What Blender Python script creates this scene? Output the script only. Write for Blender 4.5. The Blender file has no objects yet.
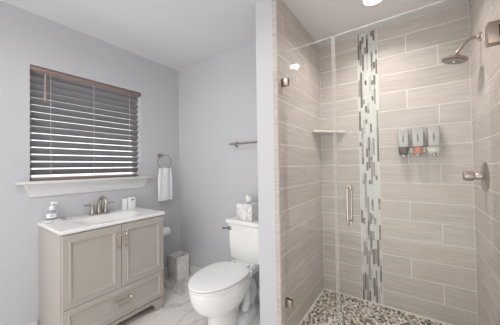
import bpy, bmesh, math, random
from mathutils import Vector, Matrix
random.seed(7)
C = bpy.context.scene
COL = C.collection
PI = math.pi

# ---------------------------------------------------------------- camera
F, YAW, PITCH, ROLL = 231.46, .6094, .0152, -.0147
CAMZ = 1.2585
cam_d = bpy.data.cameras.new('camera'); cam = bpy.data.objects.new('camera', cam_d); COL.objects.link(cam)
cam_d.sensor_fit = 'HORIZONTAL'; cam_d.sensor_width = 36; cam_d.lens = 36 * F / 500
cam_d.clip_start = .02; cam_d.clip_end = 100
right = Vector((math.cos(YAW), math.sin(YAW), 0)); fwd0 = Vector((-math.sin(YAW), math.cos(YAW), 0)); up0 = Vector((0, 0, 1))
fwd = fwd0 * math.cos(PITCH) + up0 * math.sin(PITCH)
up1 = -fwd0 * math.sin(PITCH) + up0 * math.cos(PITCH)
cr, sr = math.cos(ROLL), math.sin(ROLL)
# image x axis / y axis after roll
ax = right * cr + up1 * sr
ay = up1 * cr - right * sr
M = Matrix((ax, ay, -fwd)).transposed().to_4x4(); M.translation = Vector((0, 0, CAMZ))
cam.matrix_world = M
C.camera = cam

# ---------------------------------------------------------------- world + exposure
C.view_settings.view_transform = 'Standard'; C.view_settings.look = 'None'
C.view_settings.gamma = 1; C.view_settings.use_curve_mapping = False
C.view_settings.exposure = 0.12
w = bpy.data.worlds.new('world'); C.world = w; w.use_nodes = True
bg = w.node_tree.nodes['Background']; bg.inputs[0].default_value = (1, .978, .958, 1); bg.inputs[1].default_value = 1.95

# ---------------------------------------------------------------- room numbers (metres)
XW, YT, XS, XR, YB, ZC = -2.328, 1.826, -.731, .364, 2.294, 2.44
XP, YP = -.904, 1.3875
ROW = .1533; Z0 = ZC - .745 * ROW
YF = -1.5

def lamp(name, loc, power, radius, color=(1, .95, .9), label='', group=None, spread=165):
    """recessed ceiling light: trim ring, lit lens and its own light"""
    t = empty(name, loc); tag(t, label, 'ceiling light', group)
    m = MB()
    m.lathe([(radius, -.002), (radius + .004, -.008), (radius + .022, -.004), (radius + .024, 0), (radius, 0)], 32)
    m.build('trim_ring', MAT['ceiling_white'], t)
    m = MB(); m.lathe([(0.0001, -.004), (radius, -.004), (radius, -.001), (0.0001, -.001)], 32)
    m.build('lens', emis('lamp_lens', color, 14), t)
    l = bpy.data.lights.new('bulb', 'AREA'); l.shape = 'DISK'; l.size = radius * 2; l.energy = power; l.color = color; l.spread = math.radians(spread)
    lo = bpy.data.objects.new('bulb', l); COL.objects.link(lo); lo.parent = t; lo.location = (0, 0, -.012)
    return t

# ---------------------------------------------------------------- helpers
def tag(o, label=None, cat=None, group=None, kind=None):
    if label: o['label'] = label
    if cat: o['category'] = cat
    if group: o['group'] = group
    if kind: o['kind'] = kind
    return o

def empty(name, loc, rz=0):
    o = bpy.data.objects.new(name, None); COL.objects.link(o); o.location = loc; o.rotation_euler = (0, 0, rz)
    o.empty_display_size = .05
    return o

class MB:
    def __init__(s): s.bm = bmesh.new(); s.cur = 0
    def _mark(s, geom_faces):
        for f in geom_faces: f.material_index = s.cur
    def box(s, x0, x1, y0, y1, z0, z1, bev=0, seg=2, mat=None):
        b = bmesh.new()
        bmesh.ops.create_cube(b, size=1)
        for v in b.verts: v.co = Vector(((x0 + x1) / 2 + v.co.x * (x1 - x0), (y0 + y1) / 2 + v.co.y * (y1 - y0), (z0 + z1) / 2 + v.co.z * (z1 - z0)))
        if bev: bmesh.ops.bevel(b, geom=b.edges[:] , offset=bev, segments=seg, profile=.5, affect='EDGES')
        s.add(b, mat); return s
    def add(s, b, mat=None):
        if mat: b.transform(mat)
        me = bpy.data.meshes.new('t'); b.to_mesh(me); b.free()
        n = len(s.bm.faces); s.bm.from_mesh(me); bpy.data.meshes.remove(me)
        s.bm.faces.ensure_lookup_table()
        for f in s.bm.faces[n:]: f.material_index = s.cur
    def quad(s, pts):
        f = s.bm.faces.new([s.bm.verts.new(p) for p in pts]); f.material_index = s.cur
    def prism(s, pts, axis, a0, a1, bev=0):
        """extrude a 2D outline along axis"""
        b = bmesh.new()
        def mk(p, a):
            if axis == 'x': return (a, p[0], p[1])
            if axis == 'y': return (p[0], a, p[1])
            return (p[0], p[1], a)
        A = [b.verts.new(mk(p, a0)) for p in pts]; B = [b.verts.new(mk(p, a1)) for p in pts]
        b.faces.new(A); b.faces.new(B[::-1]); n = len(pts)
        for i in range(n): b.faces.new((A[i], B[i], B[(i + 1) % n], A[(i + 1) % n]))
        bmesh.ops.recalc_face_normals(b, faces=b.faces[:])
        if bev: bmesh.ops.bevel(b, geom=b.edges[:], offset=bev, segments=2, profile=.5, affect='EDGES')
        s.add(b); return s
    def lathe(s, prof, n=24, mat=None):
        b = bmesh.new(); R = []
        for r, z in prof: R.append([b.verts.new((r * math.cos(2 * PI * i / n), r * math.sin(2 * PI * i / n), z)) for i in range(n)])
        for j in range(len(R) - 1):
            for i in range(n): b.faces.new((R[j][i], R[j][(i + 1) % n], R[j + 1][(i + 1) % n], R[j + 1][i]))
        for q, rr in ((0, R[0]), (1, R[-1])):
            if prof[-q][0] > .0005:
                try: b.faces.new(rr)
                except Exception: pass
        bmesh.ops.remove_doubles(b, verts=b.verts[:], dist=1e-5)
        bmesh.ops.recalc_face_normals(b, faces=b.faces[:])
        s.add(b, mat); return s
    def loft(s, rings, cap=True):
        b = bmesh.new(); R = [[b.verts.new(p) for p in r] for r in rings]; n = len(R[0])
        for j in range(len(R) - 1):
            for i in range(n): b.faces.new((R[j][i], R[j][(i + 1) % n], R[j + 1][(i + 1) % n], R[j + 1][i]))
        if cap: b.faces.new(R[0]); b.faces.new(R[-1])
        bmesh.ops.recalc_face_normals(b, faces=b.faces[:])
        s.add(b); return s
    def tube(s, pts, r, n=12, closed=False):
        pts = [Vector(p) for p in pts]; m = len(pts); rings = []; prev = None
        rr = r if isinstance(r, (list, tuple)) else [r] * m
        for i, p in enumerate(pts):
            if closed: d = pts[(i + 1) % m] - pts[i - 1]
            else: d = pts[min(i + 1, m - 1)] - pts[max(i - 1, 0)]
            d.normalize()
            if prev is None:
                a = Vector((0, 0, 1)) if abs(d.z) < .9 else Vector((1, 0, 0)); u = d.cross(a).normalized()
            else: u = (prev - d * prev.dot(d)).normalized()
            prev = u; v = d.cross(u)
            rings.append([p + (u * math.cos(2 * PI * k / n) + v * math.sin(2 * PI * k / n)) * rr[i] for k in range(n)])
        if closed: rings.append(rings[0])
        s.loft(rings, cap=not closed)
        if closed: bmesh.ops.remove_doubles(s.bm, verts=s.bm.verts[:], dist=1e-6)
        return s
    def build(s, name, mats, parent=None, smooth=True, loc=None):
        me = bpy.data.meshes.new(name)
        s.bm.normal_update(); s.bm.to_mesh(me); s.bm.free()
        o = bpy.data.objects.new(name, me); COL.objects.link(o)
        for m in (mats if isinstance(mats, (list, tuple)) else [mats]): me.materials.append(m)
        if smooth:
            me.polygons.foreach_set('use_smooth', [True] * len(me.polygons))
            try: me.set_sharp_from_angle(angle=math.radians(38))
            except Exception: pass
        if parent: o.parent = parent
        if loc: o.location = loc
        return o

def arc_pts(p, n=8):
    """Catmull-Rom through the points p"""
    P = [Vector(q) for q in p]; P = [P[0] * 2 - P[1]] + P + [P[-1] * 2 - P[-2]]; out = []
    for i in range(1, len(P) - 2):
        for k in range(n):
            t = k / n; a, b, c, d = P[i - 1:i + 3]
            out.append(.5 * ((2 * b) + (c - a) * t + (2 * a - 5 * b + 4 * c - d) * t * t + (-a + 3 * b - 3 * c + d) * t ** 3))
    out.append(P[-2]); return out

# ---------------------------------------------------------------- materials
MAT = {}
def new_mat(name):
    m = bpy.data.materials.new(name); m.use_nodes = True; MAT[name] = m
    nt = m.node_tree; return m, nt, nt.nodes['Principled BSDF']
def plain(name, col, rough=.5, metal=0, spec=.5, noise=0, nscale=20, bump=0, coat=0, trans=0, ior=1.45, sss=0):
    m, nt, b = new_mat(name)
    b.inputs['Base Color'].default_value = (*col, 1); b.inputs['Roughness'].default_value = rough
    b.inputs['Metallic'].default_value = metal; b.inputs['Specular IOR Level'].default_value = spec
    b.inputs['Coat Weight'].default_value = coat; b.inputs['Transmission Weight'].default_value = trans; b.inputs['IOR'].default_value = ior
    if noise or bump:
        tc = nt.nodes.new('ShaderNodeTexCoord'); n = nt.nodes.new('ShaderNodeTexNoise'); n.inputs['Scale'].default_value = nscale; n.inputs['Detail'].default_value = 4
        nt.links.new(tc.outputs['Object'], n.inputs['Vector'])
        if noise:
            r = nt.nodes.new('ShaderNodeMapRange'); r.inputs[3].default_value = 1 - noise; r.inputs[4].default_value = 1 + noise
            nt.links.new(n.outputs[0], r.inputs[0])
            mx = nt.nodes.new('ShaderNodeVectorMath'); mx.operation = 'SCALE'; mx.inputs[0].default_value = col
            nt.links.new(r.outputs[0], mx.inputs['Scale']); nt.links.new(mx.outputs[0], b.inputs['Base Color'])
        if bump:
            bp = nt.nodes.new('ShaderNodeBump'); bp.inputs['Strength'].default_value = bump; bp.inputs['Distance'].default_value = .002
            nt.links.new(n.outputs[0], bp.inputs['Height']); nt.links.new(bp.outputs[0], b.inputs['Normal'])
    return m
def emis(name, col, s):
    if name in MAT: return MAT[name]
    m = bpy.data.materials.new(name); m.use_nodes = True; MAT[name] = m; nt = m.node_tree
    nt.nodes.clear(); e = nt.nodes.new('ShaderNodeEmission'); e.inputs[0].default_value = (*col, 1); e.inputs[1].default_value = s
    o = nt.nodes.new('ShaderNodeOutputMaterial'); nt.links.new(e.outputs[0], o.inputs[0]); return m
def glass(name, tint=(.97, .985, .975), rough=0.0, haze=0.0, hazecol=(.9, .9, .9)):
    m = bpy.data.materials.new(name); m.use_nodes = True; MAT[name] = m; nt = m.node_tree; N = nt.nodes; L = nt.links
    N.clear(); o = N.new('ShaderNodeOutputMaterial'); t = N.new('ShaderNodeBsdfTransparent'); t.inputs[0].default_value = (*tint, 1)
    g = N.new('ShaderNodeBsdfGlossy'); g.inputs['Roughness'].default_value = rough; g.inputs[0].default_value = (1, 1, 1, 1)
    geo = N.new('ShaderNodeNewGeometry'); mr = N.new('ShaderNodeMapRange'); mr.inputs[3].default_value = 1.33; mr.inputs[4].default_value = 1 / 1.33
    L.new(geo.outputs['Backfacing'], mr.inputs[0]); f = N.new('ShaderNodeFresnel'); L.new(mr.outputs[0], f.inputs[0])
    mx = N.new('ShaderNodeMixShader'); L.new(f.outputs[0], mx.inputs[0]); L.new(t.outputs[0], mx.inputs[1]); L.new(g.outputs[0], mx.inputs[2])
    last = mx
    if haze:
        d = N.new('ShaderNodeBsdfTranslucent'); d.inputs[0].default_value = (*hazecol, 1)
        d2 = N.new('ShaderNodeBsdfDiffuse'); d2.inputs[0].default_value = (*hazecol, 1)
        a = N.new('ShaderNodeMixShader'); a.inputs[0].default_value = .5; L.new(d.outputs[0], a.inputs[1]); L.new(d2.outputs[0], a.inputs[2])
        m2 = N.new('ShaderNodeMixShader'); m2.inputs[0].default_value = haze; L.new(mx.outputs[0], m2.inputs[1]); L.new(a.outputs[0], m2.inputs[2]); last = m2
    L.new(last.outputs[0], o.inputs[0]); return m

plain('wall_paint', (.58, .588, .615), .55, bump=.12, nscale=160)
plain('ceiling_white', (.76, .76, .77), .8, bump=.25, nscale=110)
plain('shower_ceiling', (.70, .69, .68), .7)
plain('trim_white', (.72, .72, .72), .35)
plain('grout', (.88, .85, .81), .8)
plain('caulk', (.80, .77, .73), .5)
plain('cabinet', (.475, .435, .40), .38, noise=.02, nscale=8)
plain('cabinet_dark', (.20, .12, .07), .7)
plain('solid_white', (.94, .94, .93), .16, coat=.3)
plain('porcelain', (.87, .87, .865), .12, coat=.4)
plain('nickel', (.46, .415, .375), .27, metal=1)
plain('nickel_bright', (.58, .52, .46), .24, metal=1)
plain('nickel_warm', (.40, .33, .28), .3, metal=1)
plain('nickel_arm', (.42, .36, .31), .3, metal=1)
plain('dark_chrome', (.30, .29, .28), .25, metal=1)
plain('chrome', (.75, .75, .76), .12, metal=1)
plain('spray_face', (.16, .13, .115), .4, metal=.3)
plain('dark_slot', (.03, .025, .022), .35)
plain('valance_brown', (.26, .195, .175), .45)
plain('slat_grey', (.25, .24, .255), .45)
plain('cord_white', (.75, .73, .72), .7)
plain('tassel', (.42, .32, .29), .6)
plain('terry', (.86, .86, .87), .95, bump=.9, nscale=420)
plain('paper', (.88, .88, .88), .9)
plain('cardboard', (.35, .24, .16), .9)
plain('plastic_white', (.90, .90, .90), .3)
plain('dispenser_shell', (.46, .45, .43), .3, metal=.25)
plain('label_dark', (.03, .03, .035), .5)
plain('soap_dark', (.06, .03, .022), .25, coat=.5)
plain('soap_orange', (.55, .20, .10), .25, coat=.5)
plain('soap_clear', (.62, .58, .54), .2, coat=.5)
plain('shelf_stone', (.78, .75, .69), .3)
plain('rubber', (.12, .11, .11), .7)
glass('shower_glass', (.975, .985, .98))
glass('window_glass', (.9, .93, .93))
glass('seal_vinyl', (.95, .94, .93), .2, haze=.2, hazecol=(.85, .83, .82))
glass('glass_edge', (.93, .95, .94), .3, haze=.28, hazecol=(.86, .90, .89))
glass('soap_liquid', (.88, .90, .94), .05, haze=.4, hazecol=(.70, .72, .78))

def tile_mat(name='tile', base=(.585, .525, .485), lo=.76, hi=1.18, along='Y'):
    m, nt, b = new_mat(name); N = nt.nodes; L = nt.links
    tc = N.new('ShaderNodeTexCoord'); geo = N.new('ShaderNodeNewGeometry')
    mp = N.new('ShaderNodeMapping'); L.new(tc.outputs['Object'], mp.inputs[0]); mp.inputs['Scale'].default_value = (4.5, 4.5, 95)
    off = N.new('ShaderNodeVectorMath'); off.operation = 'SCALE'; off.inputs[0].default_value = (31, 17, 53)
    L.new(geo.outputs['Random Per Island'], off.inputs['Scale'])
    ad = N.new('ShaderNodeVectorMath'); ad.operation = 'ADD'; L.new(mp.outputs[0], ad.inputs[0]); L.new(off.outputs[0], ad.inputs[1])
    n = N.new('ShaderNodeTexNoise'); n.inputs['Scale'].default_value = 1; n.inputs['Detail'].default_value = 5; n.inputs['Roughness'].default_value = .62; L.new(ad.outputs[0], n.inputs['Vector'])
    r = N.new('ShaderNodeMapRange'); r.inputs[1].default_value = .25; r.inputs[2].default_value = .75; r.inputs[3].default_value = lo; r.inputs[4].default_value = hi; L.new(n.outputs[0], r.inputs[0])
    r2 = N.new('ShaderNodeMapRange'); r2.inputs[3].default_value = .955; r2.inputs[4].default_value = 1.04; L.new(geo.outputs['Random Per Island'], r2.inputs[0])
    mu = N.new('ShaderNodeMath'); mu.operation = 'MULTIPLY'; L.new(r.outputs[0], mu.inputs[0]); L.new(r2.outputs[0], mu.inputs[1])
    v = N.new('ShaderNodeVectorMath'); v.operation = 'SCALE'; v.inputs[0].default_value = base; L.new(mu.outputs[0], v.inputs['Scale'])
    L.new(v.outputs[0], b.inputs['Base Color']); b.inputs['Roughness'].default_value = .5; b.inputs['Specular IOR Level'].default_value = .25
    bp = N.new('ShaderNodeBump'); bp.inputs['Strength'].default_value = .15; bp.inputs['Distance'].default_value = .001; L.new(n.outputs[0], bp.inputs['Height']); L.new(bp.outputs[0], b.inputs['Normal'])
    return m
tile_mat()

def ramp_island(name, stops, rough=.3, nscale=40, amt=.12):
    """colour picked at random for each separate piece"""
    m, nt, b = new_mat(name); N = nt.nodes; L = nt.links
    geo = N.new('ShaderNodeNewGeometry'); cr_ = N.new('ShaderNodeValToRGB'); cr_.color_ramp.interpolation = 'CONSTANT'
    e = cr_.color_ramp.elements
    while len(e) < len(stops): e.new(.5)
    for i, (p, c) in enumerate(stops): e[i].position = p; e[i].color = (*c, 1)
    L.new(geo.outputs['Random Per Island'], cr_.inputs[0])
    tc = N.new('ShaderNodeTexCoord'); n = N.new('ShaderNodeTexNoise'); n.inputs['Scale'].default_value = nscale; n.inputs['Detail'].default_value = 4; L.new(tc.outputs['Object'], n.inputs['Vector'])
    r = N.new('ShaderNodeMapRange'); r.inputs[3].default_value = 1 - amt; r.inputs[4].default_value = 1 + amt; L.new(n.outputs[0], r.inputs[0])
    v = N.new('ShaderNodeVectorMath'); v.operation = 'SCALE'; L.new(cr_.outputs[0], v.inputs[0]); L.new(r.outputs[0], v.inputs['Scale']); L.new(v.outputs[0], b.inputs['Base Color'])
    b.inputs['Roughness'].default_value = rough; return m
ramp_island('pebbles', [(0, (.44, .36, .28)), (.2, (.17, .14, .12)), (.4, (.29, .24, .20)), (.55, (.55, .47, .38)), (.68, (.09, .075, .065)), (.82, (.34, .26, .20)), (.93, (.22, .21, .20))], .35)
ramp_island('mosaic', [(0, (.66, .67, .64)), (.36, (.52, .51, .48)), (.46, (.62, .63, .60)), (.60, (.22, .19, .175)), (.75, (.36, .32, .29)), (.89, (.17, .14, .125))], .2, amt=.08)

def marble(name, base=(.80, .79, .775), vein=(.52, .50, .49), scale=2.2, width=.035, rough=.2, soft=.5, cloud=.06):
    m, nt, b = new_mat(name); N = nt.nodes; L = nt.links
    tc = N.new('ShaderNodeTexCoord'); n1 = N.new('ShaderNodeTexNoise'); n1.inputs['Scale'].default_value = scale; n1.inputs['Detail'].default_value = 6; n1.inputs['Distortion'].default_value = 1.2; L.new(tc.outputs['Object'], n1.inputs['Vector'])
    s = N.new('ShaderNodeMath'); s.operation = 'SUBTRACT'; s.inputs[1].default_value = .5; L.new(n1.outputs[0], s.inputs[0])
    a = N.new('ShaderNodeMath'); a.operation = 'ABSOLUTE'; L.new(s.outputs[0], a.inputs[0])
    r = N.new('ShaderNodeMapRange'); r.inputs[1].default_value = 0; r.inputs[2].default_value = width; r.inputs[3].default_value = soft; r.inputs[4].default_value = 0; L.new(a.outputs[0], r.inputs[0])
    n2 = N.new('ShaderNodeTexNoise'); n2.inputs['Scale'].default_value = scale * .8; n2.inputs['Detail'].default_value = 3
    L.new(tc.outputs['Object'], n2.inputs['Vector'])
    mu = N.new('ShaderNodeMath'); mu.operation = 'MULTIPLY'; L.new(r.outputs[0], mu.inputs[0]); L.new(n2.outputs[0], mu.inputs[1])
    ad = N.new('ShaderNodeMath'); ad.operation = 'MULTIPLY_ADD'; L.new(n2.outputs[0], ad.inputs[0]); ad.inputs[1].default_value = cloud; L.new(mu.outputs[0], ad.inputs[2])
    mx = N.new('ShaderNodeMix'); mx.data_type = 'RGBA'; L.new(ad.outputs[0], mx.inputs[0]); mx.inputs[6].default_value = (*base, 1); mx.inputs[7].default_value = (*vein, 1)
    L.new(mx.outputs[2], b.inputs['Base Color']); b.inputs['Roughness'].default_value = rough; return m
marble('floor_marble', (.88, .86, .84), (.42, .39, .37), 1.5, .03, .22, .8, .05)
marble('box_marble', (.84, .83, .82), (.34, .32, .32), 8, .06, .3, .9, .10)
marble('basket_marble', (.93, .90, .88), (.36, .30, .28), 9, .05, .35, .7, .06)
marble('tray_marble', (.80, .80, .80), (.3, .3, .31), 14, .07, .3, 1.0, .1)

# ================================================================ SETTING
def struct(o, label=None): o['kind'] = 'structure'; return o
m = MB(); m.cur = 1
m.box(XW - .15, 1.6, YF, YT + .6, -.12, -.002)
m.cur = 0
# 12x24 floor tiles
tx, ty = .6096, .3048
i = 0
y = YF
while y < YT + .1:
    x = XW + .02 - (.3048 if i % 2 else 0) - .1
    while x < 1.6:
        x0, x1, y1 = max(x, XW - .02), min(x + tx - .003, 1.6), min(y + ty - .003, YT + .1)
        if x1 > x0 + .01: m.box(x0, x1, y, y1, -.004, 0)
        x += tx
    y += ty; i += 1
struct(m.build('floor', [MAT['floor_marble'], MAT['grout']], smooth=False))

m = MB(); m.box(XW - .15, 1.6, YF, YB + .15, ZC, ZC + .1)
struct(m.build('ceiling', MAT['ceiling_white'], smooth=False))

# window wall with its opening
WY0, WY1, WZ0, WZ1 = .474, 1.336, 1.165, 2.046
m = MB()
m.box(XW - .14, XW, YF, WY0, 0, ZC); m.box(XW - .14, XW, WY1, YT + .12, 0, ZC)
m.box(XW - .14, XW, WY0, WY1, 0, WZ0); m.box(XW - .14, XW, WY0, WY1, WZ1, ZC)
struct(m.build('wall_left', MAT['wall_paint'], smooth=False))
m = MB(); m.box(XW, XP, YT, YT + .12, 0, ZC)
struct(m.build('wall_back', MAT['wall_paint'], smooth=False))
# divider between toilet and shower
m = MB(); m.box(XP, XS - .032, YP, YB + .13, 0, ZC, .004)
struct(m.build('wall_divider', MAT['wall_paint'], smooth=False))

def tiles(m, plane, fixed, a0, a1, joints, z0=.04, nrm=1, skip=None, tilelen=.6096):
    """running 1/3 offset 6x24 tiles; plane 'y' (tiles along x) or 'x' (tiles along y)"""
    g = .0024
    k = -1
    while True:
        zt = min(Z0 - k * ROW, ZC); zb = max(Z0 - (k + 1) * ROW, z0)
        if zt <= z0 + .005: break
        js = [a0, a1]
        if joints is not None:
            q = joints(k)
            while q > a0: q -= tilelen
            while q < a1:
                if a0 + .01 < q < a1 - .01: js.append(q)
                q += tilelen
        js.sort()
        for s, e in zip(js[:-1], js[1:]):
            t0, t1 = sorted((fixed, fixed + nrm * .004))
            if plane == 'y': m.box(s + g, e - g, t0, t1, zb + g, zt - g, .0005, 1)
            else: m.box(t0, t1, s + g, e - g, zb + g, zt - g, .0005, 1)
        k += 1

# shower back wall
m = MB(); m.cur = 1; m.box(XS - .02, 1.6, YB + .0012, YB + .13, 0, ZC); m.cur = 0
tiles(m, 'y', YB, XS, -.385, None); tiles(m, 'y', YB, -.227, XR, lambda k: -.02 + .2032 * (k % 3))
struct(m.build('wall_shower_back', [MAT['tile'], MAT['grout']]))
# shower left wall and the bullnose strip on the divider end
m = MB(); m.cur = 1; m.box(XS - .032, XS - .0012, YP + .004, YB + .003, 0, ZC); m.cur = 0
m.cur = 0
tiles(m, 'x', XS - .004, YP + .006, YB, lambda k: 2.09 - .2032 * ((k) % 3))
z = 2.15 + .3066
while z > 0:
    zt, zb = min(z, ZC), max(z - .3066, 0)
    m.box(XS - .034, XS - .0008, YP - .004, YP + .008, zb + .0012, zt - .0012, .003, 2); z -= .3066
struct(m.build('wall_shower_left', [MAT['tile'], MAT['grout']]))
# shower right wall
m = MB(); m.cur = 1; m.box(XR + .0012, XR + .14, YP - .3, YB + .003, 0, ZC); m.cur = 0
tiles(m, 'x', XR, YP - .3, YB, lambda k: 2.11 - .2032 * ((k + 1) % 3))
struct(m.build('wall_shower_right', [MAT['tile'], MAT['grout']]))

# unseen right wall behind the shower wall's end, added to dim the window wall
m = MB(); m.box(1.3, 1.42, YF, YP - .3, 0, ZC); m.box(XR + .14, 1.3, YP - .3, YP - .18, 0, ZC)
struct(m.build('wall_right', MAT['wall_paint'], smooth=False))
# mosaic band of vertical sticks
m = MB(); m.cur = 1; m.box(-.385, -.227, YB + .0005, YB + .003, .04, ZC); m.cur = 0
rnd = random.Random(11); nc = 9; cw = .158 / nc
for c in range(nc):
    z = .04; x0 = -.385 + c * cw
    while z < ZC:
        h = rnd.choice((.04, .06, .08, .10, .13, .15)); z1 = min(z + h, ZC)
        m.box(x0 + .0008, x0 + cw - .0008, YB - .004, YB + .001, z + .0008, z1 - .0008, .0008, 1); z = z1
struct(m.build('trim_1', [MAT['mosaic'], MAT['grout']], smooth=False))

# shower pan with pebbles, curb
SZ = .04
m = MB(); m.box(XS - .004, XR + .003, 1.50, YB, -.002, SZ - .004)
m.box(XS - .004, XS + .010, 1.5, YB, SZ - .004, SZ + .008, .002, 1)
m.cur = 0
m.box(XS - .004, XR + .003, YB - .010, YB + .002, SZ - .004, SZ + .008, .002, 1)
struct(m.build('floor_shower', MAT['caulk']))
m = MB(); m.box(XS - .001, XR + .003, YP, 1.50, -.002, .11, .004)
struct(m.build('trim_2', MAT['tile']))
m = MB(); rnd = random.Random(3)
pts = []
cell = .0285; x = XS + .022
tries = 0; grid = {}
while tries < 14000 and len(pts) < 1300:
    tries += 1
    px, py = rnd.uniform(XS + .018, XR - .014), rnd.uniform(1.51, YB - .018)
    gx, gy = int(px / .03), int(py / .03); ok = True
    for a in (-1, 0, 1):
        for b_ in (-1, 0, 1):
            for (qx, qy) in grid.get((gx + a, gy + b_), ()):
                if ((px - qx) ** 2 + (py - qy) ** 2) < .0245 ** 2: ok = False
    if ok: pts.append((px, py)); grid.setdefault((gx, gy), []).append((px, py))
for px, py in pts:
    a = rnd.uniform(0, PI); ra, rb = rnd.uniform(.0135, .0185), rnd.uniform(.0085, .0125); n = 9
    ph = [rnd.uniform(.88, 1.1) for _ in range(n)]
    R = []
    for s, h in ((1, -.004), (1, .0005), (.86, .003), (.5, .0046)):
        r_ = []
        for i in range(n):
            t = 2 * PI * i / n; u, v = ra * s * ph[i] * math.cos(t), rb * s * ph[i] * math.sin(t)
            r_.append((px + u * math.cos(a) - v * math.sin(a), py + u * math.sin(a) + v * math.cos(a), SZ + h))
        R.append(r_)
    bv = [[m.bm.verts.new(p) for p in r_] for r_ in R]
    for j in range(3):
        for i in range(n): m.bm.faces.new((bv[j][i], bv[j][(i + 1) % n], bv[j + 1][(i + 1) % n], bv[j + 1][i]))
    m.bm.faces.new(bv[-1])
pb = m.build('pebble_floor', MAT['pebbles'])
tag(pb, 'brown, tan and grey pebbles set flat over the shower floor', 'pebbles', kind='stuff')

# baseboards
def baseboard(name, pts):
    m = MB()
    for (x0, x1, y0, y1) in pts: m.box(x0, x1, y0, y1, 0, .125, .003)
    struct(m.build(name, MAT['trim_white']))
baseboard('baseboard_left', [(XW, XW + .014, YF, .515), (XW, XW + .014, 1.28, YT)])
baseboard('baseboard_back', [(XW, XP, YT - .014, YT)])
baseboard('baseboard_divider', [(XP - .014, XP, YP, YT)])

# window: frame, pane, sill
m = MB()
fx = XW - .125
for (a, b_, c, d) in ((WY0, WY0 + .03, WZ0, WZ1), (WY1 - .03, WY1, WZ0, WZ1), (WY0, WY1, WZ0, WZ0 + .03), (WY0, WY1, WZ1 - .03, WZ1), (WY0, WY1, 1.60, 1.635)):
    m.box(fx, fx + .03, a, b_, c, d, .002)
wf = struct(m.build('window_1', MAT['trim_white']))
m = MB(); m.box(fx + .012, fx + .017, WY0 + .02, WY1 - .02, WZ0 + .02, WZ1 - .02); m.build('pane', MAT['window_glass'], wf)
# sill: stool board over a tapering apron
m = MB(); m.box(XW - .09, XW + .062, .400, 1.430, 1.148, 1.168, .004)
a0, a1 = .44, 1.395
P = [[(XW, a0, 1.148), (XW + .045, a0 - .02, 1.148), (XW + .045, a1 + .01, 1.148), (XW, a1 + .01, 1.148)]]
P = []
def apr(z, dx, ins): return [(XW - .001, a0 + ins, z), (XW + dx, a0 + ins, z), (XW + dx, a1 - ins, z), (XW - .001, a1 - ins, z)]
m.loft([apr(1.050, .010, .028), apr(1.062, .014, .026), apr(1.075, .014, .024), apr(1.12, .03, .010), apr(1.135, .045, 0), apr(1.149, .045, 0)])
struct(m.build('trim_3', MAT['trim_white']))

# ================================================================ CEILING LIGHTS
lamp('recessed_light', (-.195, 1.845, ZC), 5.5, .066, (1, .955, .91), 'round lit recessed ceiling light inside the shower', spread=140)
lamp('recessed_light', (-1.113, .361, ZC), 8, .052, (1, .97, .94), 'round recessed bathroom ceiling light mirrored in the fixed glass panel')
# ================================================================ BLIND
bl = empty('window_blind', (XW - .03, .905, WZ0)); tag(bl, 'brown-grey slatted window blind closed over the window above the vanity', 'blind')
def rel(o, t): o.parent = t; o.matrix_parent_inverse = Matrix.Translation(-Vector(t.location)) @ Matrix.Identity(4); return o
def part(m, name, mat, t, smooth=True):
    o = m.build(name, mat, smooth=smooth)
    for v in o.data.vertices: v.co -= Vector(t.location)
    o.parent = t; return o
def sub(m, name, mat, p, smooth=True):
    t = p.parent; o = m.build(name, mat, smooth=smooth)
    for v in o.data.vertices: v.co -= Vector(t.location)
    o.parent = p; return o
m = MB(); m.box(XW - .012, XW + .006, WY0 + .002, WY1 + .004, 2.008, 2.039, .004); m.box(XW - .075, XW - .012, WY0 + .006, WY1 - .006, 2.005, 2.04, .002)
part(m, 'valance', MAT['valance_brown'], bl)
m = MB(); pitch = .0548; sx_ = XW - .045; n = 0
th = math.radians(44); z = 1.235
while z < 2.004:
    b = bmesh.new(); bmesh.ops.create_cube(b, size=1)
    for v in b.verts: v.co = Vector((v.co.x * .060, v.co.y * (WY1 - WY0 - .020), v.co.z * .003))
    # room-side edge raised, outer edge low
    b.transform(Matrix.Translation((sx_, .905, z)) @ Matrix.Rotation(-th, 4, 'Y'))
    m.add(b); z += pitch
part(m, 'slats', MAT['slat_grey'], bl, False)
m = MB(); m.box(sx_ - .026, sx_ + .030, WY0 + .008, WY1 - .02, 1.170, 1.188, .003); part(m, 'bottom_rail', MAT['valance_brown'], bl)
for y_ in (.60, .905, 1.225):
    m = MB()
    m.tube([(sx_ + .032, y_, 2.01), (sx_ + .032, y_, 1.18)], .0011, 6)
    part(m, 'ladder_cord', MAT['cord_white'], bl)
m = MB(); m.tube([(XW + .008, .562, 2.03), (XW + .008, .562, 1.99)], .003, 8)
m.tube([(XW + .008, .562, 1.99), (XW + .008, .560, 1.86), (XW + .008, .560, 1.80), (XW + .008, .560, 1.78)], [.005, .006, .009, .004], 8)
part(m, 'tilt_wand', MAT['tassel'], bl)

# ================================================================ VANITY
VX, VB, VY0, VY1, VT = -1.868, XW + .003, .523, 1.272, .855
va = empty('vanity_cabinet', (-2.1, .89, 0)); tag(va, 'greige two-door vanity cabinet with one wide drawer under the window', 'cabinet')
m = MB()
BZ = VT - .028
m.box(VB, VX - .018, VY0, VY0 + .018, .085, BZ, .001); m.box(VB, VX - .018, VY1 - .018, VY1, .085, BZ, .001)
m.box(VB, VX - .018, VY0 + .018, VY1 - .018, .085, .10)
m.box(VB, VB + .01, VY0 + .018, VY1 - .018, .1, BZ - .001)
# face frame
m.box(VX - .018, VX, VY0, VY1, .085, BZ, .001)
part(m, 'carcass', MAT['cabinet'], va)
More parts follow.
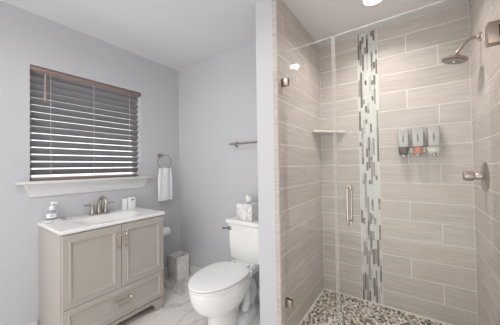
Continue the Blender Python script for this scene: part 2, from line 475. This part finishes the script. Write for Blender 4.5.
# plinth rail with bracket feet
def footline(y0, y1):
    return [(y0, 0), (y0 + .075, 0), (y0 + .088, .055), (y0 + .105, .055), (y0 + .112, .072), (y1 - .112, .072), (y1 - .105, .055), (y1 - .088, .055), (y1 - .075, 0), (y1, 0), (y1, .105), (y0, .105)]
m = MB(); m.prism(footline(VY0 - .002, VY1 + .002), 'x', VX - .016, VX + .008, .0015)
m.box(VX - .3, VX + .012, VY1 - .016, VY1 + .004, .095, .108, .002)
m.box(VX - .016, VX + .013, VY0 - .005, VY1 + .005, .090, .104, .003)
for y_ in (VY0 - .002, VY1 - .016):
    m.prism([(VB, 0), (VB + .07, 0), (VB + .085, .055), (VX - .1, .055), (VX - .085, 0), (VX - .014, 0), (VX - .014, .1), (VB, .1)], 'y', y_, y_ + .018)
part(m, 'plinth', MAT['cabinet'], va)
def panel_door(y0, y1, z0, z1, fr=.05):
    """framed door with moulded raised panel, built on the front plane"""
    m = MB(); X = VX
    def ring(ins, x): return [(x, y0 + ins, z0 + ins), (x, y1 - ins, z0 + ins), (x, y1 - ins, z1 - ins), (x, y0 + ins, z1 - ins)]
    m.loft([ring(0, X + .001), ring(0, X + .015), ring(.003, X + .018), ring(fr - .012, X + .018), ring(fr - .008, X + .0225), ring(fr - .002, X + .0215), ring(fr + .010, X + .010), ring(fr + .014, X + .010)])
    return m
d = part(panel_door(VY0 + .006, .9005, .341, BZ - .008), 'door', MAT['cabinet'], va)
d2 = part(panel_door(.9045, VY1 - .004, .341, BZ - .008), 'door', MAT['cabinet'], va)
dr = part(panel_door(VY0 + .006, VY1 - .004, .112, .338, .042), 'drawer', MAT['cabinet'], va)
def pull_v(y, z0, z1, p):
    m = MB(); X = VX + .018
    m.tube(arc_pts([(X, y, z1), (X + .018, y, z1 - .002), (X + .028, y, z1 - .014), (X + .029, y, (z0 + z1) / 2), (X + .028, y, z0 + .014), (X + .018, y, z0 + .002), (X, y, z0)], 4), .0052, 8)
    m.lathe([(.0095, 0), (.009, .004), (.005, .006)], 12, Matrix.Translation((X, y, z0)) @ Matrix.Rotation(PI / 2, 4, 'Y'))
    m.lathe([(.0095, 0), (.009, .004), (.005, .006)], 12, Matrix.Translation((X, y, z1)) @ Matrix.Rotation(PI / 2, 4, 'Y'))
    sub(m, 'handle', MAT['nickel_bright'], p)
pull_v(.878, .652, .755, d); pull_v(.930, .652, .755, d2)
m = MB(); X = VX + .018; zc_ = .237; ya, yb = .845, .965
m.tube(arc_pts([(X, ya, zc_ + .012), (X + .014, ya, zc_ + .010), (X + .024, ya + .006, zc_ - .010), (X + .026, ya + .02, zc_ - .020), (X + .026, (ya + yb) / 2, zc_ - .021), (X + .026, yb - .02, zc_ - .020), (X + .024, yb - .006, zc_ - .010), (X + .014, yb, zc_ + .010), (X, yb, zc_ + .012)], 4), .0062, 8)
m.tube([(X + .010, ya, zc_ + .014), (X + .010, yb, zc_ + .014)], .004, 8)
sub(m, 'handle', MAT['nickel_bright'], dr)
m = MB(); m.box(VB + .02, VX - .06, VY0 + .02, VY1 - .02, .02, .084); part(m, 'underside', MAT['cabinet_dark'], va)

# countertop with integral basin: grid with a depressed bowl
ct = empty('sink_top', (-2.1, .89, VT)); tag(ct, 'white vanity top with integrated sink basin', 'sink')
m = MB(); bx0, bx1, by0, by1 = XW + .001, VX + .016, VY0 - .003, VY1 + .010
nx, ny = 44, 64; cx_, cy_ = (bx0 + bx1) / 2 + .035, (by0 + by1) / 2
b = bmesh.new(); G = []
for i in range(nx + 1):
    row = []
    for j in range(ny + 1):
        x = bx0 + (bx1 - bx0) * i / nx; y = by0 + (by1 - by0) * j / ny
        u = abs((x - cx_) / .155); v = abs((y - cy_) / .235); r = (u ** 3.2 + v ** 3.2) ** (1 / 3.2)
        t = max(0, min(1, (1.08 - r) / .85)); dz = -.055 * (t * t * (3 - 2 * t))
        row.append(b.verts.new((x, y, VT + dz)))
    G.append(row)
for i in range(nx):
    for j in range(ny): b.faces.new((G[i][j], G[i + 1][j], G[i + 1][j + 1], G[i][j + 1]))
m.add(b)
# rolled rim around
rim = [(0, 0), (.0015, -.004), (.0015, -.020), (-.003, -.026), (-.02, -.026)]
R = []
for o_, dz in rim:
    R.append([(bx0, by0 - o_, VT + dz), (bx1 + o_, by0 - o_, VT + dz), (bx1 + o_, by1 + o_, VT + dz), (bx0, by1 + o_, VT + dz)])
m.loft(R, cap=False)
part(m, 'counter', MAT['solid_white'], ct)
m = MB(); m.lathe([(.0001, .004), (.018, .004), (.021, .001), (.021, -.004)], 20, Matrix.Translation((cx_, cy_, VT - .055))); part(m, 'drain', MAT['chrome'], ct)

# faucet
fa = empty('faucet', (-2.25, .93, VT)); tag(fa, 'brushed nickel two-handle faucet on the vanity top', 'faucet')
fX = -2.275; fy = .918
m = MB()
m.prism([(fX - .025, fy - .075), (fX + .025, fy - .075), (fX + .03, fy), (fX + .025, fy + .075), (fX - .025, fy + .075), (fX - .028, fy)], 'z', VT, VT + .012, .003)
part(m, 'base_plate', MAT['nickel'], fa)
m = MB(); pts_ = arc_pts([(fX, fy, VT + .008), (fX - .002, fy, VT + .06), (fX + .008, fy + .001, VT + .11), (fX + .04, fy + .004, VT + .145), (fX + .085, fy + .008, VT + .138), (fX + .112, fy + .010, VT + .105), (fX + .116, fy + .010, VT + .088)], 5)
rr = [.021 - .010 * min(1, i / (len(pts_) * .75)) for i in range(len(pts_))]
m.tube(pts_, rr, 14); part(m, 'spout', MAT['nickel'], fa)
for s in (-1, 1):
    m = MB(); yy = fy + s * .052
    m.lathe([(.021, .01), (.016, .035), (.012, .065), (.013, .078), (.009, .084), (.0001, .085)], 16, Matrix.Translation((fX, yy, VT)))
    m.tube(arc_pts([(fX, yy, VT + .075), (fX + .005, yy + s * .03, VT + .088), (fX + .012, yy + s * .065, VT + .090)], 4), [.008] * 3 + [.0065] * 6, 10)
    part(m, 'handle', MAT['nickel'], fa)

# soap bottle and tray
ty0 = .605
tr = MB(); tr.box(-2.318, -2.215, .535, .700, VT, VT + .016, .004)
tr = tr.build('tray', MAT['tray_marble']); tag(tr, 'small grey-veined marble tray on the left of the vanity top', 'tray')
tg = MB(); tg.box(-2.222, -2.205, .640, .654, VT + .0165, VT + .024, .002); tg.box(-2.247, -2.220, .632, .662, VT + .0165, VT + .020, .001)
tag(tg.build('nail_clipper', MAT['nickel_warm']), 'tiny dark metal piece lying on the right end of the marble tray', 'clipper')
sb = empty('soap_bottle', (-2.272, .588, VT + .0165)); tag(sb, 'pale blue pump soap bottle on the marble tray', 'soap bottle')
m = MB(); m.lathe([(.0001, 0), (.029, 0), (.036, .008), (.038, .035), (.034, .062), (.022, .080), (.015, .086), (.015, .09)], 24); m.build('bottle', MAT['soap_liquid'], sb)
m = MB(); m.lathe([(.0386, .018), (.0392, .035), (.0366, .055)], 24); o = m.build('label', MAT['paper'], sb)
m = MB(); m.lathe([(.019, .086), (.021, .092), (.020, .112), (.012, .118), (.005, .12), (.005, .142), (.0001, .142)], 20)
m.tube([(.0, -.012, .146), (.0, .0, .148), (.016, .020, .147), (.026, .034, .141)], [.006, .008, .006, .0045], 8); m.build('pump', MAT['plastic_white'], sb)
m = MB()
for (a_, z_, l_) in ((-.55, .047, .018), (-.5, .038, .024), (-.55, .030, .020)):
    for q in range(4):
        t = a_ + .16 * q; m.box(.0393 * math.cos(t) - .0006, .0393 * math.cos(t) + .0006, .0393 * math.sin(t) - .0022, .0393 * math.sin(t) + .0022, z_ - .0015, z_ + .002)
m.build('label_print', plain('print_blue', (.25, .28, .36), .6), sb)

sb.scale = (.86, .86, .86)

# two white holders standing by the right end of the top
hd = empty('toothbrush_holder', (-2.285, 1.143, VT)); tag(hd, 'slim white countertop holder beside the faucet, left of the wider one', 'holder')
m = MB(); m.box(-.022, .022, -.018, .018, 0, .108, .005); m.build('body', MAT['plastic_white'], hd)
m = MB(); m.lathe([(.010, .1082), (.010, .1095), (.0001, .1095)], 14); m.build('opening', MAT['label_dark'], hd)
hd = empty('tissue_holder', (-2.268, 1.198, VT)); tag(hd, 'wider white holder with a dark mark at the right end of the vanity top', 'holder')
m = MB(); m.box(-.03, .03, -.031, .031, 0, .115, .005); m.build('body', MAT['plastic_white'], hd)
m = MB(); m.box(.0295, .031, -.014, .012, .086, .098, .0005); m.build('mark', MAT['nickel'], hd)

# ================================================================ TOWEL RING, TOWEL
tg = empty('towel_ring', (XW, 1.553, 1.39)); tag(tg, 'brushed nickel towel ring on the wall right of the window', 'towel ring')
RY = Matrix.Rotation(PI / 2, 4, 'Y')
m = MB(); m.lathe([(.026, 0), (.026, .006), (.014, .012), (.010, .04), (.013, .052), (.013, .062), (.0001, .064)], 20, RY); m.build('mount', MAT['nickel'], tg)
m = MB(); rc = (.054, .030, -.072)
m.tube([(rc[0], rc[1] + .086 * math.cos(t * PI / 18), rc[2] + .080 * math.sin(t * PI / 18)) for t in range(36)], .0042, 8, closed=True); m.build('ring', MAT['nickel'], tg)
tw = MB(); nseg = 36; rows = []
rn = random.Random(5)
def towel_sheet(side, zbot):
    R = []
    for k in range(22):
        f = k / 21; z = 1.240 + (zbot - 1.240) * f
        wd = .078 + .016 * min(1, f * 3.0) - .004 * f
        ring_ = []
        for i in range(nseg):
            t = 2 * PI * i / nseg; u = math.cos(t)
            yy = 1.588 + wd * (abs(u) ** .6) * (1 if u > 0 else -1)
            fold = .007 * math.sin((yy - 1.5) * 75 + 1.2 * f) * (1 - .5 * f) + .003 * math.sin((yy - 1.5) * 160)
            xx = XW + .054 + (.017 + .006 * f) * math.sin(t) * (1 if k else .6) + (fold if math.sin(t) > 0 else fold * .4)
            ring_.append((max(xx, XW + .006), yy, z + (.004 * math.sin(yy * 40) if k == 21 else 0)))
        R.append(ring_)
    top = [(XW + .054 + (p[0] - XW - .054) * .5, 1.588 + (p[1] - 1.588) * .93, 1.252) for p in R[0]]
    return [top] + R
tw.loft(towel_sheet(0, .892))
tag(tw.build('hand_towel', MAT['terry']), 'white terry hand towel draped through the towel ring', 'towel')

# toilet paper
tp = empty('toilet_paper_holder', (XW, 1.62, .56)); tag(tp, 'nickel toilet paper holder on the wall beside the vanity', 'paper holder')
m = MB(); m.lathe([(.024, 0), (.024, .005), (.012, .010), (.009, .05), (.009, .086)], 16, RY); m.build('mount', MAT['nickel'], tp)
m = MB(); m.tube([(.078, .006, 0), (.078, -.132, 0)], .008, 10); m.lathe([(.0001, 0), (.013, .001), (.013, .008), (.008, .012)], 14, Matrix.Translation((.078, -.142, 0)) @ Matrix.Rotation(-PI / 2, 4, 'X')); m.build('arm', MAT['nickel'], tp)
m = MB(); RXm = Matrix.Rotation(PI / 2, 4, 'X')
m.lathe([(.019, 0), (.044, 0), (.046, .003), (.046, .099), (.044, .102), (.019, .102), (.019, 0)], 28, Matrix.Translation((XW + .078, 1.603, .549)) @ RXm)
o = m.build('toilet_roll', MAT['paper']); tag(o, 'white toilet paper roll on the holder beyond the vanity', 'toilet paper')
m = MB(); m.lathe([(.0188, .001), (.0188, .101), (.0172, .101), (.0172, .001), (.0188, .001)], 20, Matrix.Translation((XW + .078, 1.603, .549)) @ RXm); m.build('core', MAT['cardboard'], o)

# waste basket
wb = MB()
def sq(h, c, z, r=.012):
    out = []
    for (sx, sy, a) in ((1, 1, 0), (-1, 1, 90), (-1, -1, 180), (1, -1, 270)):
        for k in range(4):
            t = math.radians(a + 30 * k); out.append((c[0] + sx * (h - r) + r * math.cos(t), c[1] + sy * (h - r) + r * math.sin(t), z))
    return out
c_ = (-2.222, 1.720)
wb.loft([sq(.082, c_, 0), sq(.089, c_, .240), sq(.090, c_, .252), sq(.088, c_, .254), sq(.084, c_, .252), sq(.083, c_, .240), sq(.076, c_, .008)])
wbo = wb.build('waste_basket', MAT['basket_marble']); tag(wbo, 'square marble-look waste basket on the floor in the room corner', 'waste basket')

# towel bar on the toilet wall
tb = empty('towel_bar', (-1.20, YT, 1.475)); tag(tb, 'brushed nickel towel bar on the wall above the toilet', 'towel bar')
RXn = Matrix.Rotation(PI / 2, 4, 'X')
for x_ in (-.225, .225):
    m = MB(); m.lathe([(.026, 0), (.026, .006), (.013, .012), (.009, .03), (.009, .062), (.013, .066), (.013, .08), (.0001, .082)], 20, Matrix.Translation((x_, 0, 0)) @ RXn); m.build('mount', MAT['nickel'], tb)
m = MB(); m.tube([(-.265, -.07, 0), (.265, -.07, 0)], .0085, 12); m.lathe([(.0001, -.012), (.012, -.008), (.013, .004), (.009, .01)], 12, Matrix.Translation((-.262, -.07, 0)) @ RY); m.build('bar', MAT['nickel'], tb)

# ================================================================ TOILET
TX = -1.220
to = empty('toilet', (TX, 1.45, 0)); tag(to, 'white two-piece toilet between the vanity and the shower wall', 'toilet')
def egg(yf, yb, w, z, n=48, sqb=2.6, mid=.58):
    """outline: round nose toward -y, squarer at the back"""
    ym = yf + (yb - yf) * mid; out = []
    for i in range(n):
        t = 2 * PI * i / n; c, s = math.cos(t), math.sin(t)
        e = 2.0 if s < 0 else sqb
        x = w * math.copysign(abs(c) ** (2 / e), c); y = (ym - yf if s < 0 else yb - ym) * math.copysign(abs(s) ** (2 / e), s)
        out.append((TX + x, ym + y, z))
    return out
m = MB()
m.loft([egg(1.175, 1.50, .108, 0), egg(1.18, 1.50, .106, .02), egg(1.205, 1.48, .092, .04), egg(1.215, 1.46, .088, .10), egg(1.205, 1.46, .092, .15), egg(1.18, 1.47, .110, .185), egg(1.135, 1.50, .140, .22), egg(1.095, 1.54, .163, .262), egg(1.07, 1.58, .177, .31), egg(1.058, 1.61, .184, .36), egg(1.056, 1.62, .185, .388), egg(1.064, 1.615, .180, .398)])
part(m, 'bowl', MAT['porcelain'], to)
m = MB(); m.box(TX - .12, TX + .12, 1.57, 1.79, .335, .422, .03, 4)
m.tube(arc_pts([(TX, 1.42, .06), (TX, 1.46, .18), (TX, 1.53, .27), (TX, 1.62, .29), (TX, 1.70, .22), (TX, 1.71, .12), (TX, 1.66, .01)], 5), [.07] * 6 + [.062] * 25, 20)
for sg in (-1, 1):
    m.tube(arc_pts([(TX + sg * .075, 1.36, .20), (TX + sg * .060, 1.46, .26), (TX + sg * .055, 1.56, .24), (TX + sg * .052, 1.60, .14), (TX + sg * .05, 1.56, .04)], 5), .036, 12)
part(m, 'trapway', MAT['porcelain'], to)
m = MB(); m.loft([egg(1.36, 1.74, .125, 0, sqb=2.2), egg(1.36, 1.74, .125, .025, sqb=2.2), egg(1.38, 1.72, .112, .05, sqb=2.2), egg(1.42, 1.68, .08, .065, sqb=2.2)]); part(m, 'foot', MAT['porcelain'], to)
for s in (-1, 1):
    m = MB(); m.lathe([(.013, .04), (.013, .054), (.009, .061), (.0001, .063)], 14, Matrix.Translation((TX + s * .100, 1.53, .004))); part(m, 'bolt_cap', MAT['plastic_white'], to)
m = MB(); m.loft([egg(1.063, 1.540, .181, .4005, sqb=3), egg(1.058, 1.545, .185, .406, sqb=3), egg(1.058, 1.545, .185, .4125, sqb=3), egg(1.063, 1.540, .181, .4155, sqb=3)]); part(m, 'seat', MAT['plastic_white'], to)
m = MB(); m.loft([egg(1.061, 1.545, .179, .4225, sqb=3), egg(1.055, 1.550, .186, .427, sqb=3), egg(1.057, 1.548, .185, .435, sqb=3), egg(1.075, 1.535, .173, .441, sqb=3), egg(1.13, 1.50, .12, .445, sqb=3), egg(1.25, 1.42, .05, .4465, sqb=3)]); part(m, 'lid', MAT['plastic_white'], to)
for s in (-1, 1):
    m = MB(); m.box(TX + s * .075 - .018, TX + s * .075 + .018, 1.553, 1.60, .4005, .432, .006)
    part(m, 'hinge', MAT['plastic_white'], to)
def rrect(x0, x1, y0, y1, z, r=.03, bow=0):
    out = []
    for (cx, cy, a) in ((x1 - r, y1 - r, 0), (x0 + r, y1 - r, 90), (x0 + r, y0 + r, 180), (x1 - r, y0 + r, 270)):
        for k in range(7):
            t = math.radians(a + 15 * k); out.append((cx + r * math.cos(t), cy + r * math.sin(t), z))
    if bow:
        xm, hw = (x0 + x1) / 2, (x1 - x0) / 2
        out2 = []
        for (x, y, zz) in out: out2.append((x, y - (bow * (1 - ((x - xm) / hw) ** 2) if y < (y0 + y1) / 2 else 0), zz))
        return out2
    return out
TL, TR = TX - .180, TX + .190
m = MB(); m.loft([rrect(TL + .03, TR - .03, 1.645, 1.80, .42), rrect(TL + .018, TR - .018, 1.632, 1.805, .435), rrect(TL + .010, TR - .010, 1.622, 1.807, .56), rrect(TL, TR, 1.615, 1.808, .742)]); part(m, 'tank', MAT['porcelain'], to)
m = MB(); m.loft([rrect(TL - .004, TR + .004, 1.606, 1.812, .7435), rrect(TL - .014, TR + .014, 1.598, 1.816, .752), rrect(TL - .014, TR + .014, 1.598, 1.816, .772), rrect(TL - .006, TR + .006, 1.606, 1.81, .782), rrect(TL + .02, TR - .02, 1.63, 1.79, .785)]); part(m, 'tank_lid', MAT['porcelain'], to)
m = MB(); m.lathe([(.019, 0), (.019, .008), (.008, .014), (.0001, .016)], 14, Matrix.Translation((TL + .04, 1.618, .702)) @ RXn)
m.tube([(TL + .04, 1.598, .702), (TL + .01, 1.592, .700), (TL - .022, 1.590, .696)], [.008, .008, .010], 10); part(m, 'flush_lever', MAT['dark_chrome'], to)

# tissue box
tz = .7855
tbx = empty('tissue_box', (-1.205, 1.69, tz)); tag(tbx, 'white and grey marbled tissue box on the toilet tank', 'tissue box')
m = MB(); m.box(-.078, .084, -.070, .070, 0, .142, .003); m.build('box', MAT['box_marble'], tbx)
m = MB(); m.lathe([(.022, .1422), (.022, .1435), (.0001, .1435)], 18); m.build('opening', MAT['label_dark'], tbx)
m = MB(); R = []
for k in range(8):
    f = k / 7; z = .142 + .066 * f; rr_ = .010 + .016 * math.sin(f * 2.2) - .004 * f
    R.append([(rr_ * (1 + .25 * math.sin(5 * 2 * PI * i / 20 + f)) * math.cos(2 * PI * i / 20), .5 * rr_ * (1 + .3 * math.sin(4 * 2 * PI * i / 20)) * math.sin(2 * PI * i / 20), z + (.008 * math.sin(3 * 2 * PI * i / 20) if k == 7 else 0)) for i in range(20)])
m.loft(R); m.build('tissue', MAT['paper'], tbx)

# ================================================================ SHOWER GLASS
GY = 1.455
fg = empty('fixed_glass_panel', (-.55, GY, .11)); tag(fg, 'clear fixed glass panel clamped to the left wall of the shower', 'glass panel')
m = MB(); m.box(XS - .0, -.386, GY - .005, GY + .005, .113, 2.045); part(m, 'glass', MAT['shower_glass'], fg, False)
m = MB(); m.box(XS, -.386, GY - .005, GY + .005, 2.0452, 2.049); part(m, 'polished_edge', MAT['glass_edge'], fg, False)
for z_ in (1.837, .318):
    m = MB(); m.box(XS + .001, XS + .050, GY - .015, GY - .0055, z_ - .027, z_ + .027, .002); m.box(XS + .001, XS + .050, GY + .0055, GY + .013, z_ - .027, z_ + .027, .002); m.box(XS + .0005, XS + .006, GY - .013, GY + .013, z_ - .027, z_ + .027, .001)
    part(m, 'clamp', MAT['nickel_warm'], fg)
m = MB(); m.box(-.390, -.370, GY - .006, GY + .006, .113, 2.045); part(m, 'edge_seal', MAT['seal_vinyl'], fg)
gd = empty('shower_door', (0, GY, .11)); tag(gd, 'clear glass shower door with a nickel pull handle', 'shower door')
m = MB(); m.box(-.368, XR - .006, GY - .005, GY + .005, .120, 2.045); part(m, 'glass', MAT['shower_glass'], gd, False)
m = MB(); m.box(-.368, XR - .006, GY - .005, GY + .005, 2.0452, 2.049); part(m, 'polished_edge', MAT['glass_edge'], gd, False)
m = MB()
for s in (-1, 1):
    y0_ = GY + s * .005; y1_ = GY + s * .052
    m.tube(arc_pts([(-.305, y0_, 1.125), (-.305, GY + s * .035, 1.126), (-.305, y1_, 1.112), (-.305, y1_ + s * .002, 1.02), (-.305, y1_, .928), (-.305, GY + s * .035, .914), (-.305, y0_, .915)], 6), .0078, 12)
    for z_ in (1.125, .915): m.lathe([(.014, 0), (.014, .004), (.010, .006)], 16, Matrix.Translation((-.305, y0_, z_)) @ Matrix.Rotation(-s * PI / 2, 4, 'X'))
part(m, 'handle', MAT['nickel_bright'], gd)
for z_ in (.33, 1.827):
    m = MB(); m.box(XR - .079, XR - .001, GY - .026, GY - .0055, z_ - .049, z_ + .049, .006, 3); m.box(XR - .079, XR - .001, GY + .0055, GY + .018, z_ - .049, z_ + .049, .005, 3)
    h_ = part(m, 'hinge', MAT['nickel_warm'], gd)
    m = MB(); m.box(XR - .044, XR - .020, GY - .0268, GY - .0255, z_ - .026, z_ + .026, .0004); sub(m, 'hinge_recess', MAT['dark_slot'], h_)

# corner shelf
m = MB(); m.prism([(XS, YB - .001), (XS, 2.035), (XS + .02, 2.030), (-.500, YB - .02), (-.494, YB - .001)], 'z', 1.556, 1.574, .002)
tag(m.build('corner_shelf', MAT['shelf_stone']), 'cream triangular stone corner shelf in the shower', 'shelf')

# shower dispenser
sd = empty('shower_dispenser', (.045, YB - .004, 1.40)); tag(sd, 'three-chamber chrome soap dispenser on the tiled back wall of the shower', 'soap dispenser')
m = MB(); m.box(-.12, .13, -.02, 0, -.055, -.035, .004)
m.box(-.10, .11, -.012, 0, -.04, -.01, .004)
m.build('bracket', MAT['dark_chrome'], sd)
for i, (xc, mt, lab) in enumerate(((-.097, 'soap_dark', 'dark brown soap chamber'), (-.002, 'soap_orange', 'orange soap chamber'), (.096, 'soap_clear', 'cloudy clear soap chamber'))):
    ch = MB(); ch.prism([(xc - .036, -.012), (xc + .036, -.012), (xc + .036, -.074), (xc + .032, -.078), (xc - .032, -.078), (xc - .036, -.074)], 'z', -.008, .138, .003)
    cho = ch.build('housing', MAT['dispenser_shell'], sd)
    bt = MB(); wdt = .033 if i < 2 else .044
    prof = [(.0, -.088), (.5, -.083), (.8, -.065), (1, -.045), (1, -.02), (.82, -.0085)] if i == 2 else [(.0, -.075), (.75, -.073), (.95, -.060), (1, -.03), (1, -.0085)]
    R = [[(xc + wdt * max(q, .02) * math.copysign(abs(math.cos(2 * PI * k / 20)) ** .7, math.cos(2 * PI * k / 20)), -.042 + .028 * max(q, .02) * math.copysign(abs(math.sin(2 * PI * k / 20)) ** .7, math.sin(2 * PI * k / 20)), z_) for k in range(20)] for q, z_ in prof]
    bt.loft(R); o = bt.build('soap_chamber', MAT[mt], sd); o['label'] = lab
    nz = MB(); nz.lathe([(.011, 0), (.012, .01), (.006, .022), (.0001, .024)], 14, Matrix.Translation((xc, -.045 - .014, -.088)))
    nz.box(xc - .012, xc + .012, -.080, -.070, -.088, -.066, .004); nz.build('push_button', MAT['dark_chrome'], sd)
    lb = MB()
    for q in range(6): lb.box(xc - .0045, xc + .0045, -.0792, -.0782, .030 + q * .0095, .0365 + q * .0095)
    lb.build('logo_mark', MAT['label_dark'], cho)

# shower head
sh = empty('overhead_shower', (XR, 1.966, 2.03)); tag(sh, 'round brushed nickel shower head on a curved wall arm', 'shower head')
m = MB(); m.lathe([(.030, 0), (.029, .005), (.018, .012), (.010, .02)], 20, Matrix.Rotation(-PI / 2, 4, 'Y')); m.build('flange', MAT['nickel_bright'], sh)
m = MB(); m.tube(arc_pts([(0, 0, 0), (-.03, 0, .004), (-.065, 0, -.010), (-.095, 0, -.045), (-.112, 0, -.070)], 6), .0095, 12); m.build('arm', MAT['nickel_arm'], sh)
RT = Matrix.Translation((-.124, 0, -.104)) @ Matrix.Rotation(math.radians(14), 4, 'Y')
m = MB(); m.lathe([(.012, .036), (.017, .030), (.017, .018), (.024, .012), (.060, .006), (.068, -.002), (.068, -.010), (.062, -.014), (.0001, -.014)], 32, RT); ho = m.build('head', MAT['nickel_warm'], sh)
m = MB(); m.lathe([(.0001, -.0145), (.055, -.0145), (.055, -.016), (.0001, -.016)], 28, RT)
m.build('spray_plate', MAT['spray_face'], ho)
m = MB()
for rad, cnt in ((.016, 6), (.032, 12), (.047, 18)):
    for k in range(cnt):
        t = 2 * PI * k / cnt; m.lathe([(.0026, 0), (.002, -.003), (.0001, -.0032)], 6, RT @ Matrix.Translation((rad * math.cos(t), rad * math.sin(t), -.016)))
m.lathe([(.008, -.016), (.007, -.022), (.0001, -.023)], 12, RT)
m.build('nozzles', MAT['chrome'], ho)

# valve
vv = empty('shower_valve', (XR, 1.952, 1.176)); tag(vv, 'brushed nickel shower valve with round plate on the right wall', 'shower valve')
RN = Matrix.Rotation(-PI / 2, 4, 'Y')
m = MB(); m.lathe([(.088, 0), (.088, .004), (.080, .010), (.030, .014), (.022, .018)], 36, RN); m.build('escutcheon', MAT['nickel_arm'], vv)
m = MB(); m.lathe([(.022, .012), (.022, .040), (.019, .044), (.019, .050), (.029, .054), (.030, .085), (.027, .098), (.020, .103), (.0001, .104)], 24, RN)
m.tube([(-.078, 0, -.018), (-.082, 0, -.030)], [.007, .006], 10); m.build('handle', MAT['nickel_arm'], vv)
